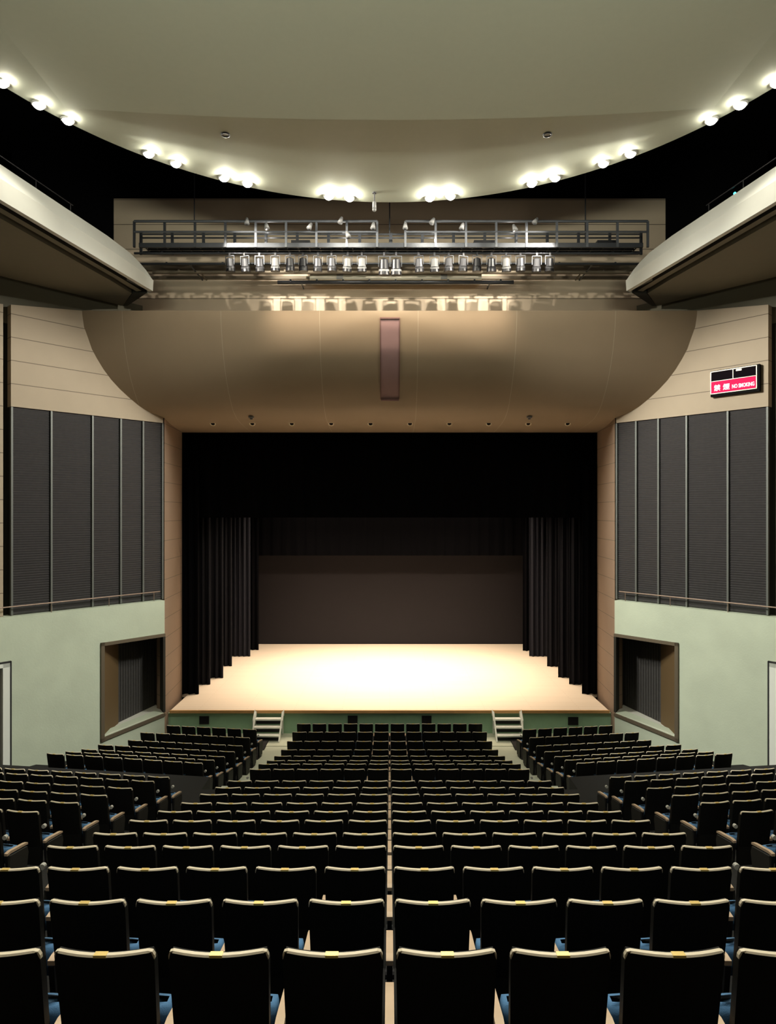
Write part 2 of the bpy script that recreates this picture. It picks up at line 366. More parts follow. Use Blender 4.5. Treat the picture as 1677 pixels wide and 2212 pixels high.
# ------------------------------------------------------------------ side walls
for s in (-1, 1):
    nm = SIDE[s]
    # upper cladding wall behind everything, from lower wall ledge to gallery
    def slab(y0, y1, h0, h1, off0, off1):
        a, b = wallpt(s, y0, off0, h0), wallpt(s, y1, off0, h0); c, d = wallpt(s, y1, off1, h0), wallpt(s, y0, off1, h0)
        return MB().prism([a, b, c, d], (0, 0, h1-h0))
    def slopeslab(y0, y1, h0, ha, hb, off0, off1):
        c4 = [wallpt(s, y0, off0, 0), wallpt(s, y1, off0, 0), wallpt(s, y1, off1, 0), wallpt(s, y0, off1, 0)]
        vs = [(p.x, p.y, CZ+h0) for p in c4]+[(p.x, p.y, CZ+z) for p, z in zip(c4, (ha, hb, hb, ha))]
        return MB().add(vs, [(0, 1, 2, 3), (4, 7, 6, 5), (0, 4, 5, 1), (1, 5, 6, 2), (2, 6, 7, 3), (3, 7, 4, 0)])
    struct(slopeslab(20.42, 24.26, 3.27, 6.42, 7.15, 0, -.3).build('wall_%s_upper' % nm, M['beige']))
    struct(slab(17.0, 24.4, 5.9, 7.5, -.32, -.5).build('wall_%s_top_recess' % nm, M['soffit']))  # brown strip set back above the sloping top of the cladding
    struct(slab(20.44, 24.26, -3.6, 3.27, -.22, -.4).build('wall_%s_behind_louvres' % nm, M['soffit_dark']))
    m = slopeslab(17.0, 20.27, -3.4, 5.9, 6.4, -.06, -.3)
    struct(m.build('wall_%s_rear_upper' % nm, M['beige']))
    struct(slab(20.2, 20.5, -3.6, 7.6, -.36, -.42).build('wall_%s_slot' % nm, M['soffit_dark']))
    # lower pale green wall with its deep opening and the ledge; built as pieces round the opening
    O = .25
    yA, yB = 22.49, 24.2            # opening ends
    def lw(y0, y1, h0, h1, d=.25):
        a, b = wallpt(s, y0, O, 0), wallpt(s, y1, O, 0); c, d_ = wallpt(s, y1, O-d, 0), wallpt(s, y0, O-d, 0)
        if isinstance(h0, (int, float)): h0 = (h0, h0)
        if isinstance(h1, (int, float)): h1 = (h1, h1)
        vs = [(p.x, p.y, CZ+z) for p, z in zip((a, b, c, d_), (h0[0], h0[1], h0[1], h0[0]))]+[(p.x, p.y, CZ+z) for p, z in zip((a, b, c, d_), (h1[0], h1[1], h1[1], h1[0]))]
        return vs, [(0, 1, 2, 3), (4, 7, 6, 5), (0, 4, 5, 1), (1, 5, 6, 2), (2, 6, 7, 3), (3, 7, 4, 0)]
    B = -9.0
    yD0, yD1 = 19.2, 20.30           # side door
    m = MB()
    m.add(*lw(17.0, yD0, B, -3.22, .6)); m.add(*lw(yD0, yD1, -4.6, -3.22, .6)); m.add(*lw(yD1, yA, B, -3.22, .6))
    m.add(*lw(yA, 24.2, -4.52, -3.22, .6)); m.add(*lw(yA, 24.2, B, (-7.66, -7.33), .6))
    struct(m.build('wall_%s_lower' % nm, M['pale_green']))
    # opening: recess box with side reveals parallel to the stage axis
    a = wallpt(s, yA, O-.1, 0); b = wallpt(s, 24.2, O-.1, 0)
    D = 1.45
    a2 = a+Vector((s*.02, D, 0)); b2 = b+Vector((s*.62, 1.0, 0))
    tA, tB, uA, uB = -4.52, -4.52, -7.66, -7.33
    # reveals (each a thin slab with depth)
    m = MB().prism([(a.x, a.y, CZ+tA), (a2.x, a2.y, CZ+tA), (a2.x, a2.y, CZ+uA), (a.x, a.y, CZ+uA)], (s*.12, 0, 0))
    struct(m.build('trim_%s_niche_reveal' % nm, M['niche']))
    m = MB().prism([(a.x+s*.1, a.y, CZ+tA), (b.x, b.y, CZ+tA), (b2.x, b2.y, CZ+tA), (a2.x+s*.1, a2.y, CZ+tA)], (0, 0, .12))
    m.prism([(b.x, b.y, CZ+tB), (b2.x, b2.y, CZ+tB), (b2.x, b2.y, CZ+uB), (b.x, b.y, CZ+uB)], (-s*.05, .1, 0))
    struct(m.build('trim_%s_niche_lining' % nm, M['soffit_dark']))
    m = MB().prism([(a.x+s*.1, a.y, CZ+uA), (b.x, b.y, CZ+uB), (b2.x, b2.y, CZ+uB), (a2.x+s*.1, a2.y, CZ+uA)], (0, 0, -.1))
    struct(m.build('trim_%s_niche_sill' % nm, M['sill']))
    gr = empty('niche_grille', (a2.x, a2.y, CZ+tA)); tag(gr, 'dark grille panel at the back of the deep opening in the %s lower wall' % nm, 'grille', 'grilles in the side wall openings')
    loc = Vector((a2.x, a2.y, CZ+tA)); q = [(a2.x+s*.1, a2.y, CZ+tA+.02), (b2.x, b2.y, CZ+tB+.02), (b2.x, b2.y, CZ+uB-.02), (a2.x+s*.1, a2.y, CZ+uA-.02)]
    q = [Vector(p)-loc for p in q]
    MB().prism(q, (0, .06, 0)).build('panel', M['niche_back'], gr)
    bars = MB()
    for k in range(1, 16):
        t = k/16; p0 = q[0].lerp(q[1], t); p1 = q[3].lerp(q[2], t)
        bars.prism([p0+Vector((-.012, -.03, -.05)), p0+Vector((.012, -.03, -.05)), p1+Vector((.012, -.03, .05)), p1+Vector((-.012, -.03, .05))], (0, .025, 0))
    bars.build('bars', M['niche_back'], gr)
    # frame of the opening
    fr = MB(); d1 = .04
    def fb(y0, y1, h0, h1):
        fr.add(*[x for x in (lw(y0, y1, h0, h1, .01))])
    Osave = O; O = .31
    v, f = lw(yA-.06, 24.2, -4.53, -4.42, .10); fr.add(v, f)
    v, f = lw(yA-.06, 24.2, (-7.76, -7.42), (-7.66, -7.33), .10); fr.add(v, f)
    v, f = lw(yA-.06, yA+.03, -7.76, -4.42, .10); fr.add(v, f)
    O = Osave
    struct(fr.build('trim_%s_niche_frame' % nm, M['frame']))
    # side door with white frame
    dr = empty('door_%d' % (1 if s < 0 else 2), wallpt(s, yD0, O, -7.98)); dr['kind'] = 'structure'
    def rel(vf): return [Vector(v)-dr.location for v in vf[0]], vf[1]
    O = .33
    m = MB(); m.add(*rel(lw(yD1-.13, yD1+.02, -8.2, -4.58, .3))); m.add(*rel(lw(yD0, yD1+.02, -4.72, -4.58, .3))); m.add(*rel(lw(yD0-.02, yD0+.13, -8.2, -4.58, .3)))
    m.build('frame', M['white_metal'], dr)
    O = .34
    m = MB(); m.add(*rel(lw(yD1+.02, yD1+.05, -8.2, -4.55, .15))); m.add(*rel(lw(yD0, yD1+.05, -4.59, -4.55, .15)))
    m.build('gasket', M['vent'], dr)
    O = .1
    m = MB(); m.add(*rel(lw(yD0+.1, yD1-.1, -8.2, -4.7, .06))); m.build('leaf', M['soffit_dark'], dr)
    O = Osave
    # louvred panels
    seams = [20.42, 21.3, 22.3, 23.04, 23.66, 24.26]
    for i in range(5):
        y0, y1 = seams[i], seams[i+1]
        org = wallpt(s, y0, 0, -3.2)
        k = 5-i
        e = empty('louvred_panel', org)
        tag(e, 'tall dark grey louvred panel on the %s wall, %s out from the stage opening' % (nm, ords[k-1]), 'louvred panel', 'louvred panels on the %s wall' % nm)
        h0, h1 = -3.2, 3.26; n = 84; rowsP = []
        for j in range(n+1):
            h = h0+(h1-h0)*j/n
            for off in (-.07, -.035):
                hh = h if off == -.07 else h+(h1-h0)/n*.8
                if hh > h1: continue
                rowsP.append([wallpt(s, y0+.02, off, hh)-org, wallpt(s, y1-.02, off, hh)-org])
        m = MB().loft(rowsP)
        m.prism([wallpt(s, y0+.02, -.09, h0)-org, wallpt(s, y1-.02, -.09, h0)-org, wallpt(s, y1-.02, -.15, h0)-org, wallpt(s, y0+.02, -.15, h0)-org], (0, 0, h1-h0))
        m.build('slat_panel', M['louver'], e)
        m = MB(); ww = .045
        for yy in ([y0+.0, y1-ww/1.334] if i == 4 else [y0]):
            m.prism([wallpt(s, yy, .01, h0)-org, wallpt(s, yy+ww/1.334*1.3, .01, h0)-org, wallpt(s, yy+ww/1.334*1.3, -.1, h0)-org, wallpt(s, yy, -.1, h0)-org], (0, 0, h1-h0))
        m.build('mullion', M['mullion'], e)
    # thin pipe rail along the ledge
    rl = empty('ledge_rail', wallpt(s, 20.5, .1, -3.2)); tag(rl, 'thin brown pipe rail along the ledge below the louvres on the %s wall' % nm, 'rail', 'pipe rails on the side wall ledges')
    pa, pb = wallpt(s, 18.2, .16, -2.93), wallpt(s, 24.1, .16, -2.89)
    MB().cyl(pa-rl.location, pb-rl.location, .022, n=8).build('tube', M['pipe_brown'], rl)
    for t in (.05, .3, .52, .76, .97):
        p = pa.lerp(pb, t)-rl.location
        MB().cyl(p, (p.x, p.y, -.02), .012, n=6).build('post', M['pipe_brown'], rl)
    # outer walls going back past the camera
    xo = W(17.0); 
    struct(MB().box(min(s*xo, s*(xo+.3)), max(s*xo, s*(xo+.3)), -4, 17.1, -.5, CZ+7.6).build('wall_%s_rear' % nm, M['beige']))
    struct(MB().box(min(s*(xo+.3), s*(xo+.6)), max(s*(xo+.3), s*(xo+.6)), -4, 25, CZ+7.0, CZ+14).build('wall_%s_void' % nm, M['dark_void']))
struct(MB().box(-15.4, 15.4, -4.2, -4, -.5, CZ+14).build('wall_rear', M['beige']))
struct(MB().box(-15.4, 15.4, -4.2, 25, CZ+13.5, CZ+13.7).build('ceiling_void', M['dark_void']))

# ------------------------------------------------------------------ red sign on the right wall
sg = empty('wall_sign', wallpt(1, 21.7, 0, 3.82)); tag(sg, 'red and black illuminated no smoking sign on the right wall above the louvres', 'sign')
org = sg.location.copy()
def signbox(u0, u1, h0, h1, o0, o1):    # u along wall 0 (stage side) .. 1
    y0 = 21.68-u0*1.06; y1 = 21.68-u1*1.06
    return [wallpt(1, y0, o0, h0)-org, wallpt(1, y1, o0, h0)-org, wallpt(1, y1, o1, h0)-org, wallpt(1, y0, o1, h0)-org], (0, 0, h1-h0)
MB().prism(*signbox(0, 1.045, 3.76, 4.60, .02, .14)).build('case', M['signcase'], sg)
m = MB()
for u0, u1, h0, h1 in ((0, 1, 3.84, 3.865), (0, 1, 4.555, 4.58), (0, .02, 3.84, 4.58), (.98, 1, 3.84, 4.58), (0, 1, 4.24, 4.26), (.49, .505, 4.25, 4.57)): m.prism(*signbox(u0, u1, h0, h1, .14, .165))
m.build('frame', M['signframe'], sg)
redp = MB().prism(*signbox(.02, .98, 3.865, 4.24, .14, .155)).build('red_panel', M['red'], sg); redp['label'] = 'lit red lower panel with white writing'
MB().prism(*signbox(.02, .49, 4.26, 4.555, .14, .15)).build('dark_panel', M['signblack'], sg)
MB().prism(*signbox(.505, .98, 4.26, 4.555, .14, .15)).build('dark_panel', M['signblack'], sg)
MB().prism(*signbox(.56, .68, 4.48, 4.54, .15, .16)).build('lamp_reflector', M['signframe'], sg)
wall_dir = (wallpt(1, 20.6, 0, 0)-wallpt(1, 21.6, 0, 0)).normalized()
nrm = Vector((-SK, -.883*SK, 0))
def sign_text(txt, u, size, sx=1):
    c = bpy.data.curves.new('writing', 'FONT'); c.body = txt; c.size = size; c.extrude = .004; c.align_x = 'LEFT'; c.offset = .003
    o = bpy.data.objects.new('writing', c); COL.objects.link(o); o.parent = sg
    c.materials.append(M['signtext'])
    p = wallpt(1, 21.68-u*1.06, .163, 3.95)-org
    R = Matrix((wall_dir, Vector((0, 0, 1)), nrm)).transposed().to_4x4()
    bpy.context.view_layer.update()
    me = bpy.data.meshes.new_from_object(o.evaluated_get(bpy.context.evaluated_depsgraph_get()))
    bpy.data.objects.remove(o); o = bpy.data.objects.new('writing', me); COL.objects.link(o); o.parent = redp
    o.matrix_local = Matrix.Translation(p) @ R @ Matrix.Diagonal((sx, 1, 1, 1))
    return o
sign_text('禁', .08, .21); sign_text('煙', .28, .21); sign_text('NO SMOKING', .475, .17, .62)

# ------------------------------------------------------------------ side galleries
for s in (-1, 1):
    nm = SIDE[s]
    g = empty('wall_%s_gallery' % nm, (s*7.72, 21.5, CZ+7.2)); g['kind'] = 'structure'
    def gx(y): return 7.72+.2*(21.5-y)
    def P(x, y, h): return Vector((s*x, y, CZ+h))-g.location
    # fascia sections: depth, top height, crease height
    secs = [(2.0, 8.12, 7.68), (15.2, 8.12, 7.68), (17.5, 8.12, 7.67), (19.4, 8.13, 7.65), (20.5, 8.06, 7.62), (20.95, 7.93, 7.6), (21.25, 7.78, 7.58), (21.5, 7.56, 7.55)]
    rws = []
    for y, t, c in secs:
        x = gx(y); lean = .16*(t-c)/.45
        rws.append([P(x, y, 7.2), P(x-.02, y, c), P(x+lean, y, t), P(x+lean+.28, y+.05, t), P(x+lean+.28, y+.05, 7.3)])
    m = MB().loft(rws)
    # end cap
    m.add([P(7.72, 21.5, 7.2), P(7.70, 21.5, 7.55), P(8.0, 21.72, 7.5), P(8.0, 21.76, 7.2)], [(0, 1, 2, 3)])
    m.build('parapet', M['cream'], g)
    # stepped underside
    steps = [(0, 7.2), (.14, 7.2), (.14, 7.42), (.42, 7.42), (.42, 7.26), (.62, 7.26), (.62, 7.36), (.8, 7.36), (.8, 7.22)]
    for (a, b), mt, part in ((( 0, 2), 'cream', 'lip'), ((1, 5), 'soffit_dark', 'recess'), ((4, 9), 'soffit', 'underside_step')):
        rr = []
        for y in (2.0, 15.2, 20.6, 21.5):
            rr.append([P(gx(y)+d, y+d*.35*(1 if y > 21 else 0), hh) for d, hh in steps[a:b]])
        MB().loft(rr).build(part, M[mt], g)
    y_end = 21.5+.8*.35
    poly = [P(gx(2)+.8, 2, 7.22), P(gx(20.6)+.8, 20.6, 7.22), P(gx(21.5)+.8, y_end, 7.22), P(9.35, 23.1, 7.22), P(W(17.0), 17.0, 7.22), P(W(17.0), 2, 7.22)]
    MB().prism(poly, (0, 0, .3)).build('soffit', M['soffit'], g)
    MB().prism([P(8.0, 21.74, 7.22), P(8.5, 21.8, 7.22), P(9.35, 23.1, 7.22), P(9.2, 23.12, 7.22)], (0, 0, .55)).build('end_face', M['soffit_dark'], g)
    # faint handrail behind the parapet
    hr = empty('gallery_handrail', (s*gx(14.5)+s*.6, 14.5, CZ+7.35)); tag(hr, 'thin dark handrail standing behind the pale parapet of the %s gallery' % nm, 'handrail', 'handrails on the side galleries')
    def Q(x, y, h): return Vector((s*x, y, CZ+h))-hr.location
    MB().cyl(Q(gx(14)+.5, 14, 8.55), Q(gx(18.4)+.5, 18.4, 8.55), .018, n=8).build('tube', M['lampdark'], hr)
    for y in (14.2, 15.6, 17.0, 18.3): MB().cyl(Q(gx(y)+.5, y, 8.55), Q(gx(y)+.5, y, 7.5), .014, n=6).build('post', M['lampdark'], hr)
# small cyan pilot lamp behind the right parapet
y = 17.6; x = (1588-842)/1425*y
cy = empty('pilot_lamp', (x+.0, y, CZ+8.50)); tag(cy, 'tiny glowing cyan pilot lamp above the right gallery parapet', 'lamp')
MB().cyl((0, .03, 0), (0, .03, -1.0), .015, n=8).build('post', M['steel'], cy)
MB().sphere((0, 0, 0), .035, 10, 6).build('lens', M['cyan'], cy, smooth=True)

# ------------------------------------------------------------------ ceiling saucer
HC = 9.3; RC = 9.3; YC = 1.13*9.3
def arc(a0, a1, n, r=RC): return [(r*math.sin(math.radians(a0+(a1-a0)*i/n)), YC+r*math.cos(math.radians(a0+(a1-a0)*i/n))) for i in range(n+1)]
# front crescent
def circ_x(y): return math.sqrt(max(0, RC*RC-(y-YC)**2))
full = [(x, y, CZ+HC) for x, y in arc(0, 360, 180)[:-1]]
struct(MB().prism(full, (0, 0, .35)).build('ceiling', M['ceiling']))
# lower near panel, sagging towards its far edge, which draws the shallow arc
XE = 7.45; rws = []
def sag(x, t): return .46*(1-(x/XE)**2)*max(0, t)
for k in range(25):
    t = k/24; rw = []
    for i in range(49):
        x = -XE+2*XE*i/48; ye = 14.86+.30*(x/XE)**2; y = 6+(ye-6)*t
        rw.append((x, y, CZ+HC-.006-sag(x, t)))
    rws.append(rw)
m = MB().loft(rws); m.loft([rws[-1], [(x, y+.02, CZ+HC+.01) for x, y, z in rws[-1]]])
o = struct(m.build('ceiling_lower_panel', M['ceiling'], smooth=True))
for p in o.data.polygons:
    if p.index >= 24*48: p.use_smooth = False

# rim downlights
angs = [7.5, 11.4, 26.3, 30.5, 38.9, 43.5, 56.1, 60.5, 65.9, 82, 95, 110, 125, 140, 155, 170]
cnt = 0
pair = ['innermost', 'second', 'third', 'fourth', 'fifth', 'sixth', 'seventh', 'eighth', 'ninth']
first = None
for s in (-1, 1):
    for k, a in enumerate(angs):
        r = RC-(.22 if a < 50 else .11); x = s*r*math.sin(math.radians(a)); y = YC+r*math.cos(math.radians(a))
        z = CZ+HC
        if a < 80: 
            if a > 66 and s > 0: pass
            e = empty('rim_downlight', (x, y, z))
            tag(e, 'small bright downlight on the %s rim of the round ceiling, %s from the middle' % (nm2 := SIDE[s], pair[k]), 'downlight', 'lit downlights round the ceiling rim')
            if first is None:
                m = MB(); m.loft([[(q*math.cos(2*PI*j/20), q*math.sin(2*PI*j/20), zz) for j in range(20)] for q, zz in ((.16, .0), (.16, -.03), (.125, -.04), (.12, .0))], True)
                a1 = m.build('ring', M['ring'], e, smooth=True)
                a2 = MB().sphere((0, 0, -.02), .125, 16, 10, .75).build('lens', M['glow'], e, smooth=True); first = (a1, a2)
            else:
                for src in first:
                    c = src.copy(); COL.objects.link(c); c.parent = e
        zz = z-.17
        if a > 80: zz -= .1
        point('house_light', (x, y, zz), P_HOUSE*(1 if a < 80 else .5), HOUSE_COL, .09, spot=100, rot=(-.42 if a < 50 else 0, 0, 0), blend=.5)
        if a < 70:
            ra = r-.17
            point('rim_spill_light', (s*ra*math.sin(math.radians(a)), YC+ra*math.cos(math.radians(a)), z-.06), P_GLOW*(2.5 if a < 20 else 1.3 if a < 35 else .6 if a < 45 else .35), HOUSE_COL, .02)
        if a in (38.9, 43.5, 56.1):
            d = Vector(({38.9: -s*2.0, 43.5: s*3.0, 56.1: -s*6.5}[a], 24, CZ+7.55))-Vector((x, y, zz))
            point('bridge_wash_light', (x, y, zz), 4300, (1, .93, .8), .05, spot=24, rot=d.to_track_quat('-Z', 'Y').to_euler(), blend=.6)
        if 38 < a < 70:
            tgt = Vector((-s*12.5, 18.3, CZ-2.0)); d = tgt-Vector((x, y, zz))
            point('wall_wash_light', (x, y, zz), P_WASH*(1.45 if s < 0 else 1.0), (1, .97, .86), .07, spot=50, rot=d.to_track_quat('-Z', 'Y').to_euler(), blend=.5)
# two small round ceiling vents on the crescent
for px in (487, 1183):
    y = HC*1425/(1106-290); x = (px-842)/1425*y
    e = empty('ceiling_speaker', (x, y, CZ+HC)); tag(e, 'small round grey speaker in the %s half of the ceiling crescent' % ('left' if px < 800 else 'right'), 'speaker', 'round speakers in the ceiling')
    m = MB(); m.loft([[(q*math.cos(2*PI*j/20), q*math.sin(2*PI*j/20), zz) for j in range(20)] for q, zz in ((.11, 0), (.11, -.03), (.08, -.035), (.075, -.005))], True)
    m.build('ring', M['steel'], e, smooth=True); MB().cyl((0, 0, -.012), (0, 0, .0), .076, n=16).build('grille', M['ring'], e)
# hanging microphone
y = 19.2; e = empty('hanging_microphone', ((809-842)/1425*y, y, CZ+HC)); tag(e, 'pale microphone hanging from the front edge of the ceiling', 'microphone')
MB().cyl((0, 0, 0), (0, 0, -.30), .02, n=8).cyl((0, 0, 0), (0, 0, -.03), .06, n=12).build('stem', M['lampbody'], e)
MB().cyl((0, 0, -.28), (0, 0, -.50), .055, .06, 12).sphere((0, 0, -.50), .06, 12, 8).build('capsule', M['lampwhite'], e, smooth=True)

# ------------------------------------------------------------------ lighting bridge
def X(px, y): return (px-842)/1425*y
def Zp(py, y): return CZ+(1106-py)/1425*y
yb = 21.0; yf = 21.62
br = empty('lighting_bridge', (0, yb, Zp(532, yb))); tag(br, 'long dark steel lighting bridge with guard rails hung below the ceiling', 'lighting bridge')
B0 = br.location.copy()
def rb(x0, x1, y0, y1, z0, z1): return (x0-B0.x, x1-B0.x, y0-B0.y, y1-B0.y, z0-B0.z, z1-B0.z)
zd = Zp(534, yb)
MB().box(*rb(X(300, yb), X(1390, yb), yb, yb+.08, zd, zd+.14)).box(*rb(X(310, yf), X(1380, yf), yf-.06, yf, zd, zd+.1)).build('edge_beam', M['steel'], br)
m = MB()
for k in range(46):
    x = X(310, yb)+k*(X(1380, yb)-X(310, yb))/45
    m.box(*rb(x-.02, x+.02, yb+.05, yf, zd+.05, zd+.07))
m.box(*rb(X(312, yb), X(1378, yb), yb+.3, yb+.34, zd+.03, zd+.07)); m.box(*rb(X(312, yb), X(1378, yb), yb+.08, yf-.05, zd+.075, zd+.085))
m.build('walkway_grating', M['steel'], br)
for x0p, x1p, side in ((290, 815, 'l'), (876, 1400, 'r')):
    MB().cyl(Vector((X(x0p, yb), yb, Zp(478, yb)))-B0, Vector((X(x1p, yb), yb, Zp(478, yb)))-B0, .04, n=10).build('top_rail', M['steel_bright'], br)
    MB().cyl(Vector((X(x0p, yb), yb, Zp(501, yb)))-B0, Vector((X(x1p, yb), yb, Zp(501, yb)))-B0, .033, n=10).build('mid_rail', M['steel_bright'], br)
    n = 9
    for k in range(n):
        px = x0p+(x1p-x0p)*k/(n-1)
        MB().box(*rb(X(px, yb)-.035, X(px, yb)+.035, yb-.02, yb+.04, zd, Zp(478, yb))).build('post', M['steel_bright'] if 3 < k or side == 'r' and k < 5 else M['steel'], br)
for py in (506, 514):
    MB().cyl(Vector((X(305, yf), yf, Zp(py, yf)))-B0, Vector((X(1385, yf), yf, Zp(py, yf)))-B0, .028, n=8).build('rear_rail', M['steel'], br)
for k in range(17):
    px = 305+k*67.5
    MB().box(*rb(X(px, yf)-.045, X(px, yf)+.045, yf-.03, yf+.02, zd, Zp(504, yf))).build('rear_post', M['steel'], br)
for px, w_ in ((652, 40), (1045, 46), (1305, 40)):
    MB().box(*rb(X(px-w_/2, yf), X(px+w_/2, yf), yf-.3, yf-.1, zd+.1, zd+.36)).build('equipment_box', M['lampdark'], br)
for px in (420, 842, 1265):   # hangers up to the void ceiling
    MB().cyl(Vector((X(px, yf), yf, zd+.1))-B0, Vector((X(px, yf), yf, CZ+13.5))-B0, .02, n=6).build('hanger_rod', M['steel'], br)
# pipes
PG = 'horizontal pipes below the lighting bridge'
def pipe(px0, px1, py, y, r, mt, lab, grp=PG, wall=True):
    e = empty('lighting_pipe', (X(px0, y), y, Zp(py, y))); tag(e, lab, 'pipe', grp)
    L = X(px1, y)-X(px0, y)
    MB().cyl((0, 0, 0), (L, 0, 0), r, n=12).build('tube', mt, e)
    m = MB()
    for k in range(9):
        x = L*(k+.5)/9; m.cyl((x, 0, 0), (x, 0, r*1.2), .02, n=6); m.box(x-.03, x+.03, -r*1.15, r*1.15, -r*.2, r*1.2)
    m.build('clamps', mt, e)
    if wall:
        m = MB()
        for k in (0, 4): m.box(L*(k+.5)/5-.02, L*(k+.5)/5+.02, 0, 23.995-y, -.015, .015)
        m.build('wall_bracket', mt, e)
    return e
yp = 21.35
pipe(290, 1385, 547, yp, .035, M['steel'], 'long dark pipe just below the bridge carrying the row of lamps', wall=False)
pipe(300, 1390, 570, 22.4, .04, M['steel'], 'thin dark pipe behind the hanging row of lamps')
pipe(330, 1360, 588, 23.2, .06, M['frame'], 'brown pipe close to the rear wall below the lamps')
pipe(600, 1110, 610, 23.3, .07, M['steel'], 'thick dark bar standing in for a shadow near the rear wall, below the pipes')  # solid dark bar built where only a shadow line falls
bm = empty('pale_beam', (0, 23.5, Zp(597, 23.5))); tag(bm, 'pale boxed beam across the rear wall behind the lamps', 'beam')
bm.location.x = X(820, 23.5)
MB().box(-X(842+85+65, 23.5), X(842+220, 23.5)*1.0, -.1, .45, -.15, .13).build('box', M['beam'], bm)
MB().box(X(842-92, 23.5), X(842-78, 23.5), -.13, -.1, -.15, .13).box(X(842+132, 23.5), X(842+146, 23.5), -.13, -.1, -.15, .13).build('joint_cover', M['ring'], bm)
struct(MB().box(-9.9, 9.9, 23.85, 23.99, CZ+8.75, CZ+8.95).box(-9.9, 9.9, 23.9, 23.99, CZ+8.45, CZ+8.55).build('trim_bridge_wall', M['frame']))

# hanging profile lamps
def make_spot(body, big=False):
    k = 1.2 if big else 1.0
    e = empty('stage_spotlight', (0, 0, 0))
    m = MB().cyl((0, 0, -.16*k), (0, .03, -.40*k), .115*k, .125*k, 14)
    m.cyl((0, 0, -.13*k), (0, 0, -.17*k), .06*k, .115*k, 14); bod = m.build('body', body, e, smooth=False)
    MB().cyl((0, .03, -.40*k), (0, .045, -.45*k), .145*k, .145*k, 16).build('front_ring', body if not big else M['lampwhite'], bod)
    MB().cyl((0, .045, -.45*k), (0, .06, -.55*k), .14*k, .15*k, 16).build('lens_hood', M['lampdark'], bod)
    m = MB().box(-.155*k, -.14*k, -.02, .02, -.34*k, -.06).box(.14*k, .155*k, -.02, .02, -.34*k, -.06).box(-.155*k, .155*k, -.02, .02, -.075, -.055)
    m.build('yoke', M['steel_bright'], e)
    MB().box(-.03, .03, -.045, .045, -.055, .06).build('clamp', M['lampbody'], e)
    return e
def copytree(e):
    c = e.copy(); COL.objects.link(c)
    for ch in list(e.children):
        d = ch.copy(); COL.objects.link(d); d.parent = c
        for g2 in ch.children:
            q = g2.copy(); COL.objects.link(q); q.parent = d
    return c
left = [(497, 1), (529, 1), (561, 1), (595, 2), (627, 0), (655, 0), (687, 1), (717, 1), (751, 2), (782, 2)]
right = [(905, 1), (939, 2), (970, 1), (1001, 1), (1031, 0), (1062, 0), (1094, 2), (1125, 1), (1160, 1), (1188, 1)]
mats = {0: M['lampdark'], 1: M['lampbody'], 2: M['lampwhite']}
cn = {0: 'dark', 1: 'grey', 2: 'pale'}
proto = {}
for grp, items in (('left', left), ('right', right)):
    for i, (px, c) in enumerate(items):
        if c not in proto: e = proto[c] = make_spot(mats[c])
        else: e = copytree(proto[c])
        e.location = (X(px, yp), yp, Zp(549, yp)); e.rotation_euler = (random.uniform(-.06, .1), 0, random.uniform(-.3, .3))
        tag(e, '%s stage lamp under the bridge, %s from left in %s row of ten' % (cn[c], ords[i], grp), 'stage lamp', 'stage lamps under the bridge')
bigp = make_spot(M['lampdark'], True)
for i, px in enumerate((830, 856)):
    e = bigp if i == 0 else copytree(bigp)
    e.location = (X(px, yp), yp-.02, Zp(550, yp)); e.rotation_euler = (.0, 0, 0)
    tag(e, 'larger black lamp in the middle pair under the bridge, %s one' % ('left' if i == 0 else 'right'), 'stage lamp', 'large middle lamps under the bridge')
# small white working lamps clipped to the guard rails
wp = None
for i, (px, py, nm) in enumerate(((534, 474, 'leftmost'), (575, 484, 'second from left'), (672, 485, 'third from left'), (738, 472, 'fourth from left'), (750, 503, 'low one beside the fifth post'), (807, 484, 'by the left end of the middle gap'),
                              (876, 484, 'by the right end of the middle gap'), (937, 474, 'on the bright post right of the gap'), (1000, 485, 'third from the right'), (1110, 488, 'second from right'), (1160, 474, 'rightmost'))):
    if wp is None:
        e = wp = empty('rail_lamp', (0, 0, 0))
        MB().cyl((0, 0, .0), (0, -.05, -.17), .05, .085, 12).sphere((0, 0, .0), .05, 10, 6).build('head', M['lampwhite'], e, smooth=True)
        MB().box(-.015, .015, .0, .15, -.03, .03).build('bracket', M['steel_bright'], e)
    else: e = copytree(wp)
    e.location = (X(px, yb-.1), yb-.12, Zp(py, yb-.1)); e.rotation_euler = (0, random.uniform(-.6, .6), 0)
    tag(e, 'small white lamp on the bridge guard rail, %s' % nm, 'lamp', 'small white lamps on the bridge rail')
# working lights on the bridge
for px, p in ((575, 16), (742, 12), (938, 12), (1110, 14)):
    point('bridge_light', (X(px, yb), yb+.25, Zp(512, yb)), p, (1, .92, .8), .05)

